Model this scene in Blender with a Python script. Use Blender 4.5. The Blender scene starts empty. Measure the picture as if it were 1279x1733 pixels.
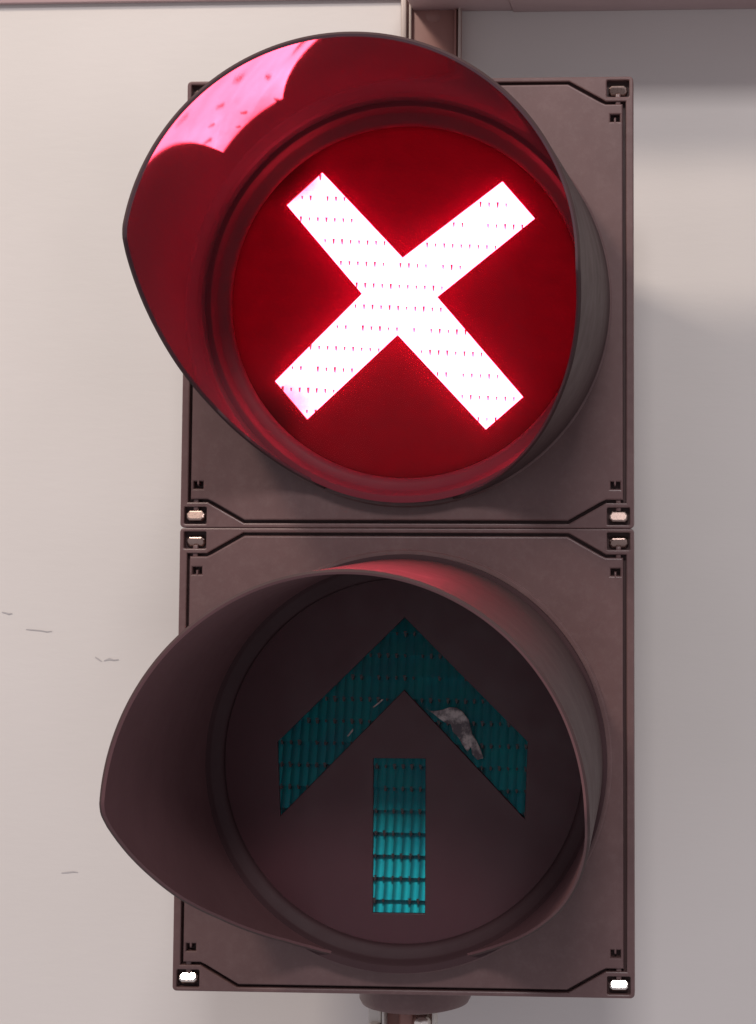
import bpy, bmesh, math, random
from mathutils import Vector, Matrix
from mathutils.geometry import delaunay_2d_cdt
random.seed(7)

# ------------------------------------------------------------------ camera, world, lamps
scene = bpy.context.scene
K = 0.00034                       # metres per working unit (about 0.34 mm)
def W(u, v, z): return Vector((u * K, -z * K, v * K))      # u right, v up, z towards the viewer

CAM_P = (466.2246, 61.8829, 3338.922)
CAM_R = (-0.0819686, -0.0613144, 0.0036025)
CAM_F, CAM_SX, CAM_SY = 3370.657, 308.515, -310.950       # in pixels of a 1279 x 1733 frame
cam_data = bpy.data.cameras.new("camera")
cam = bpy.data.objects.new("camera", cam_data)
scene.collection.objects.link(cam)
rot = Matrix.Rotation(CAM_R[2], 3, 'Z') @ Matrix.Rotation(CAM_R[1], 3, 'Y') @ Matrix.Rotation(CAM_R[0], 3, 'X')
T = Matrix(((1, 0, 0), (0, 0, -1), (0, 1, 0)))
cam.matrix_world = Matrix.Translation(W(*CAM_P)) @ (T @ rot.transposed()).to_4x4()
cam_data.sensor_fit = 'VERTICAL'
cam_data.sensor_height = 36.0
cam_data.lens = 36.0 * CAM_F / 1733.0
cam_data.shift_x = -CAM_SX / 1733.0
cam_data.shift_y = CAM_SY / 1733.0
cam_data.clip_start = 0.02
cam_data.clip_end = 50.0
scene.camera = cam

world = bpy.data.worlds.new("World")
scene.world = world
world.use_nodes = True
bg = world.node_tree.nodes['Background']
bg.inputs[0].default_value = (0.98, 0.92, 1.0, 1)
bg.inputs[1].default_value = 0.41

def area_lamp(name, loc, target, size, power, color):
    d = bpy.data.lights.new(name, 'AREA')
    d.shape = 'RECTANGLE'; d.size = size[0]; d.size_y = size[1]
    d.energy = power; d.color = color
    o = bpy.data.objects.new(name, d)
    scene.collection.objects.link(o)
    o.location = loc
    o.rotation_euler = (Vector(target) - Vector(loc)).to_track_quat('-Z', 'Y').to_euler()
    return o
KEY = Vector((-0.76, -1.10, 1.34))
ROOM = Vector((0.24, -2.1, 1.42))
area_lamp("ceiling_lamp", KEY, (0, 0, 0), (0.32, 0.24), 17.5, (1.0, 0.855, 0.74))
area_lamp("room_lamp", ROOM, (0, 0, 0), (0.55, 0.30), 22, (1.0, 0.945, 0.95))

scene.render.engine = 'CYCLES'
scene.cycles.use_denoising = True
scene.cycles.max_bounces = 10
scene.cycles.transparent_max_bounces = 12
scene.cycles.sample_clamp_indirect = 12.0
scene.view_settings.view_transform = 'Standard'
scene.view_settings.look = 'None'
scene.view_settings.exposure = 0.0
scene.view_settings.gamma = 1.0

# ------------------------------------------------------------------ helpers
COL = scene.collection
def link(name, mesh, mat, parent=None, label=None):
    o = bpy.data.objects.new(name, mesh)
    COL.objects.link(o)
    if mat is not None:
        mesh.materials.clear(); mesh.materials.append(mat)
    if parent is not None: o.parent = parent
    if label: o['label'] = label
    return o
def tag(o, label, cat=None, group=None, kind=None):
    o['label'] = label
    if cat: o['category'] = cat
    if group: o['group'] = group
    if kind: o['kind'] = kind
    return o
def smooth(me, deg=35):
    for p in me.polygons: p.use_smooth = True
    me.set_sharp_from_angle(angle=math.radians(deg))
    return me
def to_world(me, off=(0, 0, 0)):
    for v in me.vertices:
        v.co = W(v.co.x + off[0], v.co.y + off[1], v.co.z + off[2])
    me.update()
    return me
def area2(lp): return sum(lp[i - 1][0] * lp[i][1] - lp[i][0] * lp[i - 1][1] for i in range(len(lp)))
def offset_left(lp, d):
    out = []; n = len(lp)
    for i in range(n):
        p, a, b = Vector(lp[i]), Vector(lp[i - 1]), Vector(lp[(i + 1) % n])
        e1, e2 = (p - a).normalized(), (b - p).normalized()
        n1, n2 = Vector((-e1.y, e1.x)), Vector((-e2.y, e2.x))
        m = n1 + n2
        if m.length < 1e-4: m = n1
        m.normalize()
        p2 = p + m * (d / max(0.35, m.dot(n1)))
        out.append((p2.x, p2.y))
    return out
def inside(pt, poly):
    x, y = pt; c = False
    for i in range(len(poly)):
        (x1, y1), (x2, y2) = poly[i], poly[i - 1]
        if (y1 > y) != (y2 > y) and x < (x2 - x1) * (y - y1) / (y2 - y1) + x1: c = not c
    return c
def plate(loops, z0, z1, bevel=2.0, res=2):
    """flat plate with holes and a chamfered front edge; loops are (u, v) polygons, outer first"""
    lps = []
    for k, lp in enumerate(loops):
        lp = list(lp)
        if (area2(lp) > 0) != (k == 0): lp.reverse()
        lps.append(lp)
    vs, fs = [], []
    rings = [(0.0, z0)]
    for q in range(res + 1):
        a = math.pi / 2 * q / res
        rings.append((bevel * (1 - math.cos(a)), z1 - bevel + bevel * math.sin(a)))
    caps, cap_idx = [], []
    for lp in lps:
        n = len(lp); base = len(vs)
        for off, z in rings:
            for u, v in (offset_left(lp, off) if off else lp): vs.append((u, v, z))
        for r in range(len(rings) - 1):
            for i in range(n):
                j = (i + 1) % n
                fs.append((base + r * n + i, base + r * n + j, base + (r + 1) * n + j, base + (r + 1) * n + i))
        top = base + (len(rings) - 1) * n
        caps.append([vs[top + i][:2] for i in range(n)]); cap_idx += [top + i for i in range(n)]
    pts, edges = [], []
    for c in caps:
        b = len(pts); pts += [Vector(p) for p in c]
        edges += [(b + i, b + (i + 1) % len(c)) for i in range(len(c))]
    ov, oe, of, orig, _, _ = delaunay_2d_cdt(pts, edges, [], 0, 1e-5)
    for f in of:
        cx = sum(ov[i].x for i in f) / 3; cy = sum(ov[i].y for i in f) / 3
        if sum(inside((cx, cy), c) for c in caps) % 2:
            fs.append(tuple(cap_idx[orig[i][0] if orig[i] else min(range(len(pts)), key=lambda k: (pts[k] - ov[i]).length)] for i in f))
    me = bpy.data.meshes.new('plate')
    me.from_pydata([W(*v) for v in vs], [], fs)
    me.update()
    return me
def rrect(u0, v0, u1, v1, r, n=5):
    out = []
    for cx, cy, a0 in ((u1 - r, v0 + r, -90), (u1 - r, v1 - r, 0), (u0 + r, v1 - r, 90), (u0 + r, v0 + r, 180)):
        for i in range(n + 1):
            a = math.radians(a0 + 90 * i / n)
            out.append((cx + r * math.cos(a), cy + r * math.sin(a)))
    return out
def circle(cx, cy, r, n=128):
    return [(cx + r * math.cos(2 * math.pi * i / n), cy + r * math.sin(2 * math.pi * i / n)) for i in range(n)]
def lathe(profile, cx, cy, n=160, deg=30):
    vs, fs = [], []
    for i in range(n):
        a = 2 * math.pi * i / n
        for r, z in profile: vs.append(W(cx + r * math.cos(a), cy + r * math.sin(a), z))
    m = len(profile)
    for i in range(n):
        j = (i + 1) % n
        for q in range(m - 1):
            fs.append((i * m + q, i * m + q + 1, j * m + q + 1, j * m + q))
    me = bpy.data.meshes.new('lathe'); me.from_pydata(vs, [], fs)
    bm = bmesh.new(); bm.from_mesh(me)
    bmesh.ops.remove_doubles(bm, verts=bm.verts, dist=1e-6)
    bmesh.ops.recalc_face_normals(bm, faces=bm.faces)
    bm.to_mesh(me); bm.free()
    return smooth(me, deg)
def box(u0, u1, v0, v1, z0, z1, bevel=0.0, seg=2):
    bm = bmesh.new()
    bmesh.ops.create_cube(bm, size=1)
    for v in bm.verts:
        v.co = W(u0 + (v.co.x + .5) * (u1 - u0), v0 + (v.co.y + .5) * (v1 - v0), z0 + (v.co.z + .5) * (z1 - z0))
    if bevel:
        bmesh.ops.bevel(bm, geom=list(bm.edges), offset=bevel * K, segments=seg, affect='EDGES', profile=0.5)
    bmesh.ops.recalc_face_normals(bm, faces=bm.faces)
    me = bpy.data.meshes.new('box'); bm.to_mesh(me); bm.free()
    return smooth(me, 35)
# ------------------------------------------------------------------ materials
def new_mat(name):
    m = bpy.data.materials.new(name); m.use_nodes = True
    nt = m.node_tree; b = nt.nodes['Principled BSDF']
    return m, nt, b
def noise(nt, scale, detail=4, rough=0.6, vec=None):
    n = nt.nodes.new('ShaderNodeTexNoise')
    n.inputs['Scale'].default_value = scale; n.inputs['Detail'].default_value = detail; n.inputs['Roughness'].default_value = rough
    if vec is None:
        tc = nt.nodes.new('ShaderNodeTexCoord'); vec = tc.outputs['Object']
    nt.links.new(vec, n.inputs['Vector'])
    return n.outputs['Fac']
def ramp(nt, fac, stops):
    r = nt.nodes.new('ShaderNodeValToRGB')
    e = r.color_ramp.elements
    while len(e) < len(stops): e.new(0.5)
    for el, (p, c) in zip(e, stops): el.position = p; el.color = (*c, 1) if len(c) == 3 else c
    nt.links.new(fac, r.inputs['Fac'])
    return r.outputs['Color']
def mrange(nt, fac, a, b, c, d):
    r = nt.nodes.new('ShaderNodeMapRange')
    for i, v in enumerate((a, b, c, d)): r.inputs[i + 1].default_value = v
    nt.links.new(fac, r.inputs[0])
    return r.outputs[0]
def bump(nt, b, height, strength, dist=0.001):
    n = nt.nodes.new('ShaderNodeBump')
    n.inputs['Strength'].default_value = strength; n.inputs['Distance'].default_value = dist
    nt.links.new(height, n.inputs['Height']); nt.links.new(n.outputs['Normal'], b.inputs['Normal'])
def plastic(name, c0, c1, r0, r1, grain=0.12, spec=0.5):
    m, nt, b = new_mat(name)
    f = noise(nt, 14, 5, 0.65)
    nt.links.new(ramp(nt, f, [(0.3, c0), (0.7, c1)]), b.inputs['Base Color'])
    g = noise(nt, 45, 4, 0.7)
    nt.links.new(mrange(nt, g, 0.3, 0.7, r0, r1), b.inputs['Roughness'])
    b.inputs['Specular IOR Level'].default_value = spec
    bump(nt, b, noise(nt, 2600, 2, 0.5), grain, 0.0002)
    return m
def metal(name, col, rough):
    m, nt, b = new_mat(name)
    b.inputs['Base Color'].default_value = (*col, 1); b.inputs['Metallic'].default_value = 1.0
    nt.links.new(mrange(nt, noise(nt, 900, 3), 0.3, 0.7, rough * 0.8, rough * 1.25), b.inputs['Roughness'])
    return m

M_HOUSE = plastic('housing_plastic', (0.118, 0.064, 0.062), (0.152, 0.084, 0.081), 0.32, 0.42, 0.20)  # base reddened to imitate the glare veil of the lit cross
def add_dust(m, amount, col):
    nt = m.node_tree; b = nt.nodes['Principled BSDF']
    src = b.inputs['Base Color'].links[0].from_socket
    mx = nt.nodes.new('ShaderNodeMixRGB'); mx.inputs[2].default_value = (*col, 1)
    nt.links.new(mrange(nt, noise(nt, 130, 9, 0.80), 0.48, 0.72, 0.0, amount), mx.inputs[0])
    nt.links.new(src, mx.inputs[1]); nt.links.new(mx.outputs[0], b.inputs['Base Color'])
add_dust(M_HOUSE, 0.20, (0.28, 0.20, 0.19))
M_DARK = plastic('recess_plastic', (0.070, 0.034, 0.033), (0.086, 0.044, 0.043), 0.5, 0.65, 0.15)
M_VISOR = plastic('visor_plastic', (0.075, 0.036, 0.045), (0.092, 0.046, 0.056), 0.025, 0.04, 0.01)
M_HOOD_OUT = plastic('hood_outside', (0.060, 0.036, 0.036), (0.076, 0.045, 0.045), 0.55, 0.70, 0.08, 0.2)
M_VISOR2 = plastic('visor_glare_tint', (0.132, 0.062, 0.066), (0.154, 0.075, 0.079), 0.55, 0.68, 0.10, 0.3)  # base raised and reddened to stand for glare inside the lower hood
M_BEZEL = plastic('bezel_plastic', (0.165, 0.020, 0.032), (0.190, 0.027, 0.040), 0.40, 0.52, 0.06, 0.15)  # red light of the cross painted into the upper ring's colour
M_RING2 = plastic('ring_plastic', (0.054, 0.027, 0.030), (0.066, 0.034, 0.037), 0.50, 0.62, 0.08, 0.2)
M_MASK = plastic('mask_plastic', (0.056, 0.014, 0.019), (0.068, 0.019, 0.025), 0.40, 0.55, 0.10)  # maroon tone imitates the red veil over the arrow's mask
def leaky_mask():
    """black-painted red lens plastic: a little of the light behind it comes through"""
    m = plastic('painted_red_lens', (0.012, 0.001, 0.002), (0.017, 0.002, 0.003), 0.55, 0.70, 0.10, 0.08)
    nt = m.node_tree; b = nt.nodes['Principled BSDF']
    out = [n for n in nt.nodes if n.type == 'OUTPUT_MATERIAL'][0]
    tl = nt.nodes.new('ShaderNodeBsdfTranslucent'); tl.inputs['Color'].default_value = (1.0, 0.0, 0.17, 1)
    mx = nt.nodes.new('ShaderNodeMixShader'); mx.inputs[0].default_value = 0.0050
    nt.links.new(b.outputs[0], mx.inputs[1]); nt.links.new(tl.outputs[0], mx.inputs[2]); nt.links.new(mx.outputs[0], out.inputs['Surface'])
    return m
M_MASK_RED = leaky_mask()
M_NICKEL = metal('nickel', (0.86, 0.80, 0.74), 0.22)
M_STEEL = plastic('pale_steel', (0.70, 0.66, 0.60), (0.80, 0.76, 0.70), 0.3, 0.45, 0.05)
M_BRASS = metal('dull_latch_metal', (0.42, 0.31, 0.27), 0.30)
M_TICK = plastic('tick_shade', (0.02, 0.02, 0.02), (0.03, 0.03, 0.03), 0.4, 0.5, 0.05)  # near-black, paints the shade at the lens cell joints

def wall_material():
    m, nt, b = new_mat('wall_paint')
    tc = nt.nodes.new('ShaderNodeTexCoord')
    big = noise(nt, 2.2, 4, 0.6)
    nt.links.new(ramp(nt, big, [(0.32, (0.645, 0.615, 0.58)), (0.5, (0.69, 0.655, 0.622)), (0.68, (0.715, 0.68, 0.65))]), b.inputs['Base Color'])
    b.inputs['Roughness'].default_value = 0.62
    mp = nt.nodes.new('ShaderNodeMapping'); mp.inputs['Scale'].default_value = (55, 55, 190)
    nt.links.new(tc.outputs['Object'], mp.inputs['Vector'])
    st = noise(nt, 1.0, 5, 0.6, mp.outputs['Vector'])
    bump(nt, b, st, 0.12, 0.0012)
    return m
M_WALL = wall_material()
M_LEDGE = plastic('ledge_board', (0.42, 0.29, 0.29), (0.48, 0.34, 0.34), 0.4, 0.5, 0.1)
M_BROWN = plastic('rail_brown', (0.29, 0.14, 0.118), (0.35, 0.175, 0.15), 0.4, 0.5, 0.1)
M_LIP = plastic('rail_lip', (0.48, 0.40, 0.35), (0.56, 0.47, 0.42), 0.3, 0.4, 0.1)
M_PENCIL = plastic('pencil_mark', (0.42, 0.40, 0.40), (0.56, 0.53, 0.52), 0.7, 0.8, 0.0)

def emissive_lens():
    m, nt, b = new_mat('lit_red_lens')
    b.inputs['Base Color'].default_value = (0.5, 0.05, 0.06, 1)
    b.inputs['Roughness'].default_value = 0.3
    tc = nt.nodes.new('ShaderNodeTexCoord')
    # the diodes at the far left ends of the cross are weak
    ds = []
    for u, v in ((-200, 596), (-214, 200)):
        vd = nt.nodes.new('ShaderNodeVectorMath'); vd.operation = 'DISTANCE'
        vd.inputs[1].default_value = W(u, v, -6)
        nt.links.new(tc.outputs['Object'], vd.inputs[0])
        ds.append(mrange(nt, vd.outputs['Value'], 22 * K, 62 * K, 0.30, 1.0))
    fm = nt.nodes.new('ShaderNodeMath'); fm.operation = 'MINIMUM'
    nt.links.new(ds[0], fm.inputs[0]); nt.links.new(ds[1], fm.inputs[1])
    f = fm.outputs[0]
    n = mrange(nt, noise(nt, 130, 3, 0.6), 0.3, 0.7, 0.78, 1.2)
    mu = nt.nodes.new('ShaderNodeMath'); mu.operation = 'MULTIPLY'
    nt.links.new(f, mu.inputs[0]); nt.links.new(n, mu.inputs[1])
    m2 = nt.nodes.new('ShaderNodeMath'); m2.operation = 'MULTIPLY'; m2.inputs[1].default_value = 1.0
    nt.links.new(mu.outputs[0], m2.inputs[0])
    b.inputs['Emission Color'].default_value = (26.0, 1.5, 2.8, 1)
    nt.links.new(m2.outputs[0], b.inputs['Emission Strength'])
    return m
def teal_lens():
    m, nt, b = new_mat('unlit_teal_lens')
    nt.links.new(ramp(nt, noise(nt, 60, 3), [(0.3, (0.004, 0.26, 0.315)), (0.7, (0.004, 0.345, 0.365))]), b.inputs['Base Color'])
    b.inputs['Roughness'].default_value = 0.54
    b.inputs['Metallic'].default_value = 0.9
    b.inputs['Specular IOR Level'].default_value = 0.5
    return m
def cover_material(name, scatter, col, gloss=0.10, red_veil=None):
    """clear, slightly hazy plastic: mostly transparent, a few percent diffuse haze, a surface sheen, optionally a painted red veil"""
    m = bpy.data.materials.new(name); m.use_nodes = True
    nt = m.node_tree; nt.nodes.clear()
    out = nt.nodes.new('ShaderNodeOutputMaterial')
    tr = nt.nodes.new('ShaderNodeBsdfTransparent')
    tl = nt.nodes.new('ShaderNodeBsdfTranslucent'); tl.inputs['Color'].default_value = (*col, 1)
    gl = nt.nodes.new('ShaderNodeBsdfGlossy'); gl.inputs['Roughness'].default_value = gloss
    m1 = nt.nodes.new('ShaderNodeMixShader'); m1.inputs[0].default_value = scatter
    nt.links.new(tr.outputs[0], m1.inputs[1]); nt.links.new(tl.outputs[0], m1.inputs[2])
    if red_veil:
        df = nt.nodes.new('ShaderNodeBsdfDiffuse'); df.inputs['Color'].default_value = (*red_veil[1], 1)
        md = nt.nodes.new('ShaderNodeMixShader')
        nt.links.new(mrange(nt, noise(nt, 22, 5, 0.65), 0.3, 0.7, red_veil[0] * 0.75, red_veil[0] * 1.25), md.inputs[0])
        nt.links.new(m1.outputs[0], md.inputs[1]); nt.links.new(df.outputs[0], md.inputs[2])
        m1 = md
    fr = nt.nodes.new('ShaderNodeFresnel'); fr.inputs['IOR'].default_value = 1.12
    m2 = nt.nodes.new('ShaderNodeMixShader')
    nt.links.new(fr.outputs[0], m2.inputs[0]); nt.links.new(m1.outputs[0], m2.inputs[1]); nt.links.new(gl.outputs[0], m2.inputs[2])
    nt.links.new(m2.outputs[0], out.inputs['Surface'])
    return m
M_XLENS = emissive_lens()
M_TEAL = teal_lens()
M_COVER_RED = cover_material('hazy_red_cover', 0.030, (1.0, 0.0, 0.14))
M_COVER = cover_material('hazy_clear_cover', 0.02, (0.5, 0.45, 0.45), 0.10, (0.018, (0.62, 0.10, 0.18)))  # faint red diffuse layer imitates the cross's glare over the arrow

# ------------------------------------------------------------------ the setting: wall behind
WALL_Z = -420
def quad_wall():
    bm = bmesh.new()
    vs = [bm.verts.new(W(u, v, WALL_Z)) for u, v in ((-6000, -6000), (6000, -6000), (6000, 6000), (-6000, 6000))]
    bm.faces.new(vs)
    me = bpy.data.meshes.new('wall'); bm.to_mesh(me); bm.free()
    return me
wall = tag(link('wall', quad_wall(), M_WALL), 'off white painted wall behind the signal', kind='structure')

def unproject(px, py, z):
    """point on the plane at depth z that the photograph shows at a pixel (used for marks on the wall)"""
    M = rot.transposed()
    d = M @ Vector(((px - 639.5 - CAM_SX) / CAM_F, -(py - 866.5 - CAM_SY) / CAM_F, -1))
    t = (z - CAM_P[2]) / d.z
    return CAM_P[0] + t * d.x, CAM_P[1] + t * d.y
def scuff(pts, width):
    bm = bmesh.new(); prev = None
    n = len(pts)
    for i, (px, py) in enumerate(pts):
        u, v = unproject(px, py, WALL_Z)
        w = width * (0.35 + 0.65 * math.sin(math.pi * (i + 0.5) / n)) * random.uniform(.7, 1.2)
        a = bm.verts.new(W(u, v + w / 2, WALL_Z + 1.2)); b = bm.verts.new(W(u, v - w / 2, WALL_Z + 1.2))
        if prev: bm.faces.new((prev[0], prev[1], b, a))
        prev = (a, b)
    me = bpy.data.meshes.new('scuff'); bm.to_mesh(me); bm.free()
    return me
for pts, w in (([(3, 1036), (9, 1037), (15, 1039), (21, 1038)], 3.2), ([(44, 1065), (56, 1066), (68, 1067), (80, 1069), (88, 1068)], 2.4),
               ([(161, 1112), (166, 1115), (172, 1119)], 4.0), ([(176, 1118), (185, 1115), (193, 1117), (201, 1116)], 3.4),
               ([(104, 1477), (116, 1476), (124, 1475), (132, 1476)], 2.2)):
    link('scuff_mark', scuff(pts, w), M_PENCIL, wall)

# ledge boards along the top of the frame
def ledge(u0, u1, v0, depth, label):
    o = link('ledge_board', box(u0, u1, v0, v0 + 60, WALL_Z + 0.5, WALL_Z + depth, 3), M_LEDGE)
    tag(o, label, 'ledge', 'ledge boards along the top')
ledge(-50, 142.5, 984, 330, 'short reddish grey ledge board at the top, just right of the brown rail')
ledge(142.7, 1500, 981, 330, 'long reddish grey ledge board at the top right corner')
ledge(-1500, -72, 1009, 16, 'thin trim board along the top edge left of the brown rail')

# wall rail behind the upper visor
rail = bpy.data.objects.new('wall_rail', None); COL.objects.link(rail); rail.location = W(-15, 900, WALL_Z)
tag(rail, 'brown vertical wall rail with pale edges behind the top of the signal', 'rail')
def rail_part(name, me, mat):
    o = link(name, me, mat); o.parent = rail; o.matrix_parent_inverse = Matrix.Translation(-rail.location)
    return o
rail_part('back_plate', box(-72, 44, 500, 1100, WALL_Z + 0.5, WALL_Z + 14, 2), M_BROWN)
rail_part('side_lip', box(-71, -60, 500, 1100, WALL_Z + 14.2, WALL_Z + 30, 3), M_LIP)
rail_part('side_lip', box(-56, -51, 500, 1100, WALL_Z + 14.2, WALL_Z + 24, 2), M_LIP)
rail_part('side_lip', box(32, 36, 500, 1100, WALL_Z + 14.2, WALL_Z + 24, 1.5), M_BROWN)
rail_part('side_lip', box(40, 44, 500, 1100, WALL_Z + 14.2, WALL_Z + 30, 1.5), M_LIP)
rail_part('rivet', lathe([(0.01, 17), (9, 16.5), (14, 14.6), (16, 13.5)], -10, 975, 32), M_BROWN)
for ch in rail.children:
    if ch.name.startswith('rivet'):
        for v in ch.data.vertices: v.co.y -= WALL_Z * K

# ------------------------------------------------------------------ the signal head
HH = 765.85           # height of one section
UW = 384              # half width
signal = bpy.data.objects.new('traffic_signal', None); COL.objects.link(signal)
signal.location = W(0, -HH, -140)
tag(signal, 'dark two-section lane control signal with lit red cross above an unlit arrow', 'traffic light')
bpy.context.view_layer.update()
SINV = Matrix.Translation(-signal.location)
def part(name, me, mat, label=None, parent=None):
    o = link(name, me, mat, None, label)
    if parent is None:
        o.parent = signal; o.matrix_parent_inverse = SINV
    else:
        o.parent = parent                     # parts sit at the signal's own transform, so cancel it
        o.matrix_parent_inverse = Matrix.Identity(4)
    return o

def section_body(c):
    """box behind the door with slightly tapered sides and rounded corners"""
    h = HH / 2 - 0.2
    prof = [(0, -19), (0.5, -24), (7, -52), (75, -95), (120, -190), (140, -225)]
    base = rrect(-UW, -h, UW, h, 9)
    vs, fs = [], []
    n = len(base)
    for ins, z in prof:
        for u, v in base: vs.append(W(u * (1 - ins / UW), c + v * (1 - ins / h * 0.95), z))
    for r in range(len(prof) - 1):
        for i in range(n):
            j = (i + 1) % n
            fs.append((r * n + i, r * n + j, (r + 1) * n + j, (r + 1) * n + i))
    fs.append(tuple(range(n))); fs.append(tuple(range((len(prof) - 1) * n, len(prof) * n)))
    me = bpy.data.meshes.new('body'); me.from_pydata(vs, [], fs)
    bm = bmesh.new(); bm.from_mesh(me); bmesh.ops.recalc_face_normals(bm, faces=bm.faces); bm.to_mesh(me); bm.free()
    return smooth(me, 30)

def door_outline(c, grow=0.0):
    """eight-sided door with stepped corners; grow widens it for the matching opening"""
    g = grow
    H2 = HH / 2
    t, a, b = H2 - 13 + g, 273 + g * 0.4, 328
    s = H2 - 48 + g
    e = 366 + g
    q = [(a, t), (b + g * 0.5, s + 4), (b + 9, s), (e, s)]
    out = [(u, c + v) for u, v in q]
    out += [(u, c - v) for u, v in reversed(q)]
    out += [(-u, c - v) for u, v in q]
    out += [(-u, c + v) for u, v in reversed(q)]
    return out[::-1]

def latch_mesh(tilt_normal, wide=33, tall=18):
    """rounded pad of a turn latch, facing tilt_normal"""
    lp = [(-wide / 2 + 5, -tall / 2), (wide / 2 - 5, -tall / 2), (wide / 2, -tall / 2 + 7), (wide / 2 - 1, tall / 2 - 4), (wide / 2 - 6, tall / 2),
          (-wide / 2 + 6, tall / 2), (-wide / 2 + 1, tall / 2 - 4), (-wide / 2, -tall / 2 + 7)]
    me = plate([lp], 0, 9, 3.4, 3)
    return me

symbols = {
    'cross': [[(-147.5, 604.7), (-8.1, 457.5), (161.6, 586.8), (217.1, 522.7), (51.9, 389.7), (198.0, 220.3), (135.3, 165.7), (-15.1, 325.7),
               (-168.0, 182.8), (-224.4, 248.0), (-77.3, 396.3), (-208.0, 549.1)]],
    'arrow': [[(0.7, -148.5), (207.5, -351.4), (203.0, -476.8), (0.7, -268.0), (-204.9, -476.6), (-211.4, -355.2)],
              [(-50.0, -380.5), (37.6, -380.5), (38.4, -632.8), (-48.5, -632.8)]],
}

def lens_sheet(c, slope, pitch_u=14.6, pitch_v=36.5, depth=4.0, R=285, rib=2.6):
    """moulded lens: upright ribs crossed by louvre steps"""
    vs, fs = [], []
    ca, sa = math.cos(slope), math.sin(slope)
    nu, nv = int(2 * R / pitch_u) + 2, int(2 * R / pitch_v) + 2
    S = 4
    for iv in range(nv):
        for iu in range(nu):
            u0 = -R + (iu - .5) * pitch_u; v0 = -R + (iv - .5) * pitch_v
            if math.hypot(u0 + pitch_u / 2, v0 + pitch_v / 2) > R + 10: continue
            b = len(vs)
            dj = random.uniform(-.5, .5)
            for r, (fv, dz) in enumerate(((0.0, -0.6 * depth), (0.04, 0.4 * depth), (0.55, -0.13 * depth), (1.0, -0.6 * depth))):
                for s in range(S + 1):
                    x = s / S
                    z = -6 + dz + dj + rib * math.sin(math.pi * x)
                    uu = u0 + x * pitch_u; vv = v0 + fv * pitch_v
                    vs.append(W(uu * ca - vv * sa, c + uu * sa + vv * ca, z))
            for r in range(3):
                for s in range(S):
                    i = b + r * (S + 1) + s
                    fs.append((i, i + 1, i + S + 2, i + S + 1))
    me = bpy.data.meshes.new('sheet'); me.from_pydata(vs, [], fs)
    return smooth(me, 40)

def ridge_ticks(c, slope, polys, prob, size, pitch_u=14.6, pitch_v=36.5, R=285):
    """little dark wedges painting the shade where ribs and louvre steps cross, one mesh"""
    vs, fs = [], []
    ca, sa = math.cos(slope), math.sin(slope)
    nu, nv = int(2 * R / pitch_u) + 2, int(2 * R / pitch_v) + 2
    for iv in range(nv + 1):
        rowp = min(1.0, prob * random.uniform(.75, 1.2))
        for iu in range(nu + 1):
            u = -R + (iu - .5) * pitch_u; v = -R + (iv - .5) * pitch_v
            x, y = u * ca - v * sa, c + u * sa + v * ca
            if not any(inside((x, y), p) for p in polys) or random.random() > rowp: continue
            k = random.uniform(.6, 1.08)
            w, h = size[0] * k, size[1] * k
            b = len(vs); z0, z1 = -7.5, 0.6
            for uu, vv, z in ((-w, h * .5, z0), (w, h * .5, z0), (w * .4, -h * .6, z0), (-w * .4, -h * .6, z0),
                              (-w * .8, h * .4, z1), (w * .8, h * .4, z1), (w * .25, -h * .5, z1), (-w * .25, -h * .5, z1)):
                vs.append(W(x + uu, y + vv, z))
            fs += [tuple(b + i for i in f) for f in ((4, 7, 6, 5), (0, 1, 5, 4), (1, 2, 6, 5), (2, 3, 7, 6), (3, 0, 4, 7))]
    me = bpy.data.meshes.new('ticks'); me.from_pydata(vs, [], fs)
    bm = bmesh.new(); bm.from_mesh(me); bmesh.ops.recalc_face_normals(bm, faces=bm.faces); bm.to_mesh(me); bm.free()
    return me

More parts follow.
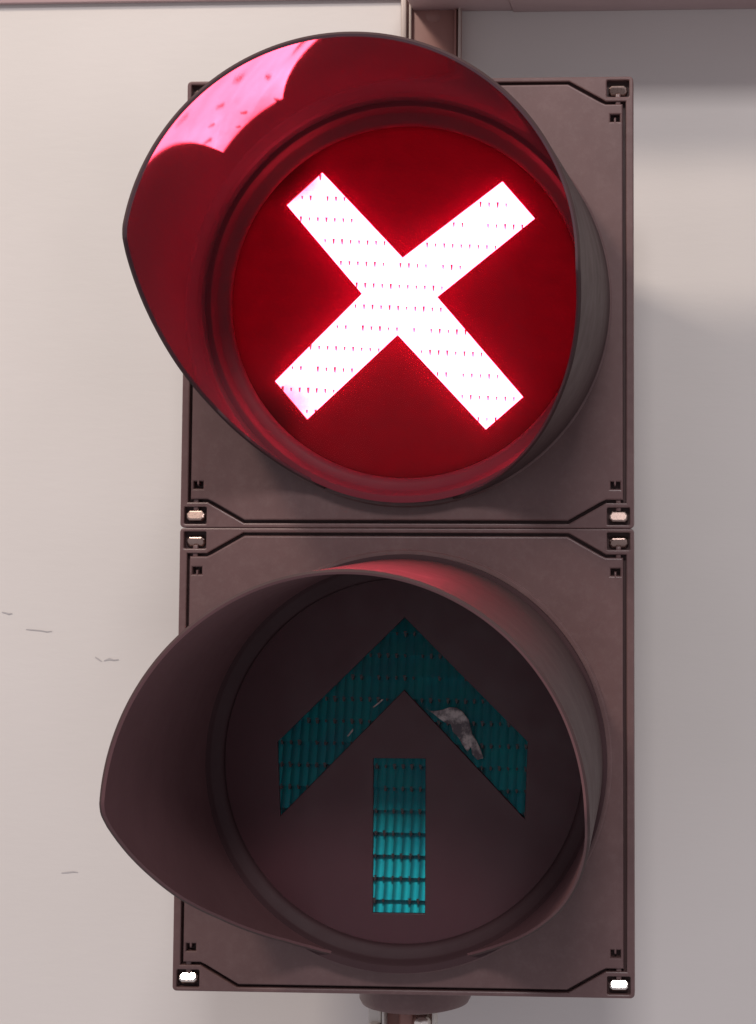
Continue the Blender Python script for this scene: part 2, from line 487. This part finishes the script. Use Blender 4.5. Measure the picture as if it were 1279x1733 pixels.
VIS = [(0, 600), (2.5, 592), (6, 565), (15, 485), (23, 412), (32, 332), (43, 225), (52, 150), (60, 88), (66, 55), (72, 34), (76, 24)]
def vis_depth(d):
    if d <= 0: return VIS[0][1]
    for (a, za), (b, zb) in zip(VIS, VIS[1:]):
        if d <= b: return za + (zb - za) * (d - a) / (b - a)
    return VIS[-1][1]
def visor_mesh(c, Rb, Rt, left_corner, right_corner, dscale=1.0):
    """open hood: a thin tube cut away at the bottom; corners are degrees above the horizontal"""
    th = 7.0
    span = 76.0
    a0, a1 = right_corner - span, 180 - left_corner + span
    N, Mz = 300, 30
    zb = 12
    vs, fs = [], []
    def add(a, r, z): vs.append(W(r * math.cos(a), c + r * math.sin(a), z))
    rows = Mz + 1
    strip = 2 * rows + 1
    for i in range(N + 1):
        t = i / N
        deg = a0 + (a1 - a0) * t
        d = max(right_corner - deg, deg - (180 - left_corner))
        zt = vis_depth(d) * dscale
        a = math.radians(deg)
        for j in range(rows):                 # outer, base to rim
            z = zb + (zt - 2.5 - zb) * j / Mz
            add(a, Rb + (Rt - Rb) * z / 600, z)
        add(a, Rb + (Rt - Rb) * zt / 600 - th / 2, zt)
        for j in range(rows):                 # inner, rim to base
            z = zb + (zt - 2.5 - zb) * (Mz - j) / Mz
            add(a, Rb + (Rt - Rb) * z / 600 - th, z)
    for i in range(N):
        for j in range(strip - 1):
            p = i * strip + j
            fs.append((p, p + 1, p + strip + 1, p + strip))
        p = i * strip
        fs.append((p + strip - 1, p, p + strip, p + 2 * strip - 1))
    for e in (0, N * strip):
        f = [e + j for j in range(strip)]
        fs.append(tuple(f))
    me = bpy.data.meshes.new('visor'); me.from_pydata(vs, [], fs)
    bm = bmesh.new(); bm.from_mesh(me); bmesh.ops.recalc_face_normals(bm, faces=bm.faces); bm.to_mesh(me); bm.free()
    return smooth(me, 40)
def two_faced(o, c, outer):
    """the outside of the hood is duller than its inside"""
    o.data.materials.append(outer)
    for p in o.data.polygons:
        radial = Vector((p.center.x, 0, p.center.z - c * K))
        if p.normal.dot(radial) > -0.2 * radial.length: p.material_index = 1

def half_vector_normal(u, v, z):
    p = W(u, v, z)
    n = ((KEY if u < 0 else ROOM) - p).normalized() + (W(*CAM_P) - p).normalized()
    return n.normalized()

def build_section(c, upper):
    which = 'upper' if upper else 'lower'
    H2 = HH / 2
    part('housing_box', section_body(c), M_DARK)
    # pockets for the corner latches, and the frame around the door
    pockets = []
    for sx in (-1, 1):
        for sy in (-1, 1):
            u0, u1 = sorted((sx * 339, sx * 377)); v0, v1 = sorted((c + sy * (H2 - 6.5), c + sy * (H2 - 35)))
            pockets.append(rrect(u0, v0, u1, v1, 2, 2))
    frame_out = rrect(-UW, c - H2 + 0.2, UW, c + H2 - 0.2, 7)
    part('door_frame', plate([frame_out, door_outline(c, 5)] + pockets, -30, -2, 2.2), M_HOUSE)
    # door leaf with ring opening and small notches
    notches = []
    for sx in (-1, 1):
        for sy in (-1, 1):
            u, v = sx * 353, c + sy * (H2 - 72)
            u0, u1, v0, v1 = u - 8, u + 8, v - 6, v + 6
            if sy > 0: lp = [(u0, v0), (u - 2, v0), (u - 2, v + 1), (u + 2, v + 1), (u + 2, v0), (u1, v0), (u1, v1), (u0, v1)]
            else: lp = [(u0, v0), (u1, v0), (u1, v1), (u + 1, v1), (u + 1, v - 1), (u - 2, v - 1), (u - 2, v1), (u0, v1)]
            notches.append(lp)
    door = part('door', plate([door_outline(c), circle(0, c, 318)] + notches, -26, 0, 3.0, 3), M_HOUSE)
    # raised ring around the lens
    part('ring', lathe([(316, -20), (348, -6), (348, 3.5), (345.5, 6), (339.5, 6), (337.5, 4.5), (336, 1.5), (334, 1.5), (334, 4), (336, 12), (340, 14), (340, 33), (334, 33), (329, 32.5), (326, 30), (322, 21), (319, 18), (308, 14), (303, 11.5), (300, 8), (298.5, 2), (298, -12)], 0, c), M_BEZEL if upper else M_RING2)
    rg = [o for o in signal.children if o.name.startswith('ring')][-1]
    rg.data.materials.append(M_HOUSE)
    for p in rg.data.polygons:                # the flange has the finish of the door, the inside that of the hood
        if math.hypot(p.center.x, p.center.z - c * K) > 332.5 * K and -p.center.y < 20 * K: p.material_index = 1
    # mask with the symbol cut out, lens behind it, hazy cover in front
    key = 'cross' if upper else 'arrow'
    polys = symbols[key]
    part('lens_mask', plate([circle(0, c, 301)] + polys, -3, 4, 1.2), M_MASK_RED if upper else M_MASK)
    slope = math.radians(-2.6) if upper else math.radians(-0.6)
    if upper:
        ln = part('cross_lens', lens_sheet(c, slope, R=312), M_XLENS, 'lit red cross lens glaring white')
        tk = part('lens_shade_ticks', ridge_ticks(c, slope, polys, 0.95, (1.8, 9.0)), M_TICK); tk['kind'] = 'stuff'
    else:
        ln = part('arrow_lens', lens_sheet(c, slope, depth=16.0, rib=1.6), M_TEAL, 'unlit teal upward arrow lens')
        tk = part('lens_shade_ticks', ridge_ticks(c, slope, polys, 0.97, (4.0, 9.5)), M_TICK); tk['kind'] = 'stuff'
    dome = [(0.01, 40)] + [(r, 40 - 30 * (r / 298) ** 2) for r in range(25, 298, 25)] + [(298, 10)]
    part('cover_lens', lathe(dome, 0, c, 96), M_COVER_RED if upper else M_COVER, 'hazy red tinted cover' if upper else 'dull clear cover')
    if upper: two_faced(part('visor', visor_mesh(c, 345, 325, 9.0, 0.0), M_VISOR, 'glossy black hood glowing red inside'), c, M_HOOD_OUT)
    else: two_faced(part('visor', visor_mesh(c, 333, 338, 2.5, 2.5), M_VISOR2, 'dull black hood over the arrow'), c, M_HOOD_OUT)
    # corner latches
    for sx in (-1, 1):
        for sy in (-1, 1):
            u, v = sx * 358, c + sy * (H2 - 21)
            me = latch_mesh(None)
            bottom = sy < 0
            if bottom:
                n = half_vector_normal(u, v, 0)
                if upper: n = (n * 0.62 + Vector((0, -1, 0)) * 0.38).normalized()
                q = Vector((0, -1, 0)).rotation_difference(n)
            else:
                q = Vector((0, -1, 0)).rotation_difference(Vector((random.uniform(-.05, .05), -1, -0.42 if sy > 0 else -0.30)).normalized())
            for vv in me.vertices:
                w = q @ Vector((vv.co.x, vv.co.y, vv.co.z * sy * (1 if not bottom else 1)))
                vv.co = w + W(u, v - (0 if sy > 0 else 2), -16 if not bottom else -12)
            if sy < 0:
                bm = bmesh.new(); bm.from_mesh(me); bmesh.ops.recalc_face_normals(bm, faces=bm.faces); bm.to_mesh(me); bm.free()
            lt = part('latch', me, M_NICKEL if bottom and not upper else M_BRASS)
            v0, v1 = sorted((v - sy * 8, c + sy * (H2 - 51)))
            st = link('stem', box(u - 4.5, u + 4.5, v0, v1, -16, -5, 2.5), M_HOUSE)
            st.parent = lt
            st.matrix_parent_inverse = Matrix.Identity(4)
build_section(HH / 2, True)
build_section(-HH / 2, False)

# pale mottled patch on the right limb of the arrow, small pale streaks on the left
def pale_plate(pts, z, h):
    return plate([[unproject(px, py, 4) for px, py in pts]], z, z + h, 0.5, 1)
M_PALE = plastic('pale_patch_plastic', (0.50, 0.44, 0.42), (0.72, 0.66, 0.63), 0.4, 0.6, 0.3)
for n_ in M_PALE.node_tree.nodes:
    if n_.type == 'TEX_NOISE' and n_.inputs['Scale'].default_value == 14: n_.inputs['Scale'].default_value = 190
    if n_.type == 'VALTORGB': n_.color_ramp.elements[0].color = (0.07, 0.055, 0.065, 1); n_.color_ramp.elements[0].position = 0.43; n_.color_ramp.elements[1].position = 0.62; n_.color_ramp.elements[1].color = (0.55, 0.48, 0.46, 1)
part('pale_patch', pale_plate([(721, 1199), (727, 1203), (737, 1203), (748, 1201), (760, 1197), (772, 1197), (783, 1204), (793, 1218), (797, 1234), (799, 1243), (806, 1252), (814, 1270),
                             (818, 1283), (808, 1286), (799, 1276), (797, 1264), (791, 1272), (783, 1261), (776, 1248), (766, 1238), (763, 1226), (752, 1222), (741, 1214), (734, 1208)], 4.2, 2.0), M_PALE, 'pale mottled patch on the arrow')
for pts in ([(641, 1188), (646, 1183), (649, 1184), (641, 1191), (632, 1198), (631, 1196)], [(593, 1238), (597, 1233), (598, 1236), (590, 1246), (587, 1246)]):
    part('pale_streak', pale_plate(pts, 4.2, 1.5), M_PALE)

# collar below the lower section
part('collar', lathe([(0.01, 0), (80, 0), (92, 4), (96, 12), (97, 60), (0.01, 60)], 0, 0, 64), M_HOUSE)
col = [o for o in signal.children if o.name.startswith('collar')][0]
for v in col.data.vertices:                       # turn the lathe axis upright
    x, y, z = v.co
    v.co = Vector((x + 3 * K, z * 1.0 + 150 * K, -y - 815 * K))
    
# bracket the collar stands on
br = bpy.data.objects.new('mounting_bracket', None); COL.objects.link(br); br.location = W(-16, -980, -150)
tag(br, 'pale channel bracket with shiny bolts under the collar of the signal', 'bracket')
def br_part(name, me, mat):
    o = link(name, me, mat); o.parent = br; o.matrix_parent_inverse = Matrix.Translation(-br.location); return o
br_part('back_plate', box(-72, 40, -980, -816, -165, -158, 1), M_BROWN)
br_part('side_flange', box(-74, -52, -980, -816, -157.8, -120, 2), M_STEEL)
br_part('side_flange', box(-50, -46, -980, -816, -157.8, -116, 1), M_STEEL)
br_part('side_flange', box(36, 41, -980, -816, -157.8, -116, 1), M_STEEL)
br_part('clip', box(-24, 2, -900, -824, -157.8, -136, 5, 3), M_BROWN)
for u, v in ((20, -838), (-62, -854)):
    me = lathe([(0.01, 16), (7, 14.5), (12, 10), (14.5, 2), (15, -14)], 0, 0, 28)
    for vv in me.vertices: vv.co += W(u, v, -108)
    br_part('bolt', me, M_NICKEL)
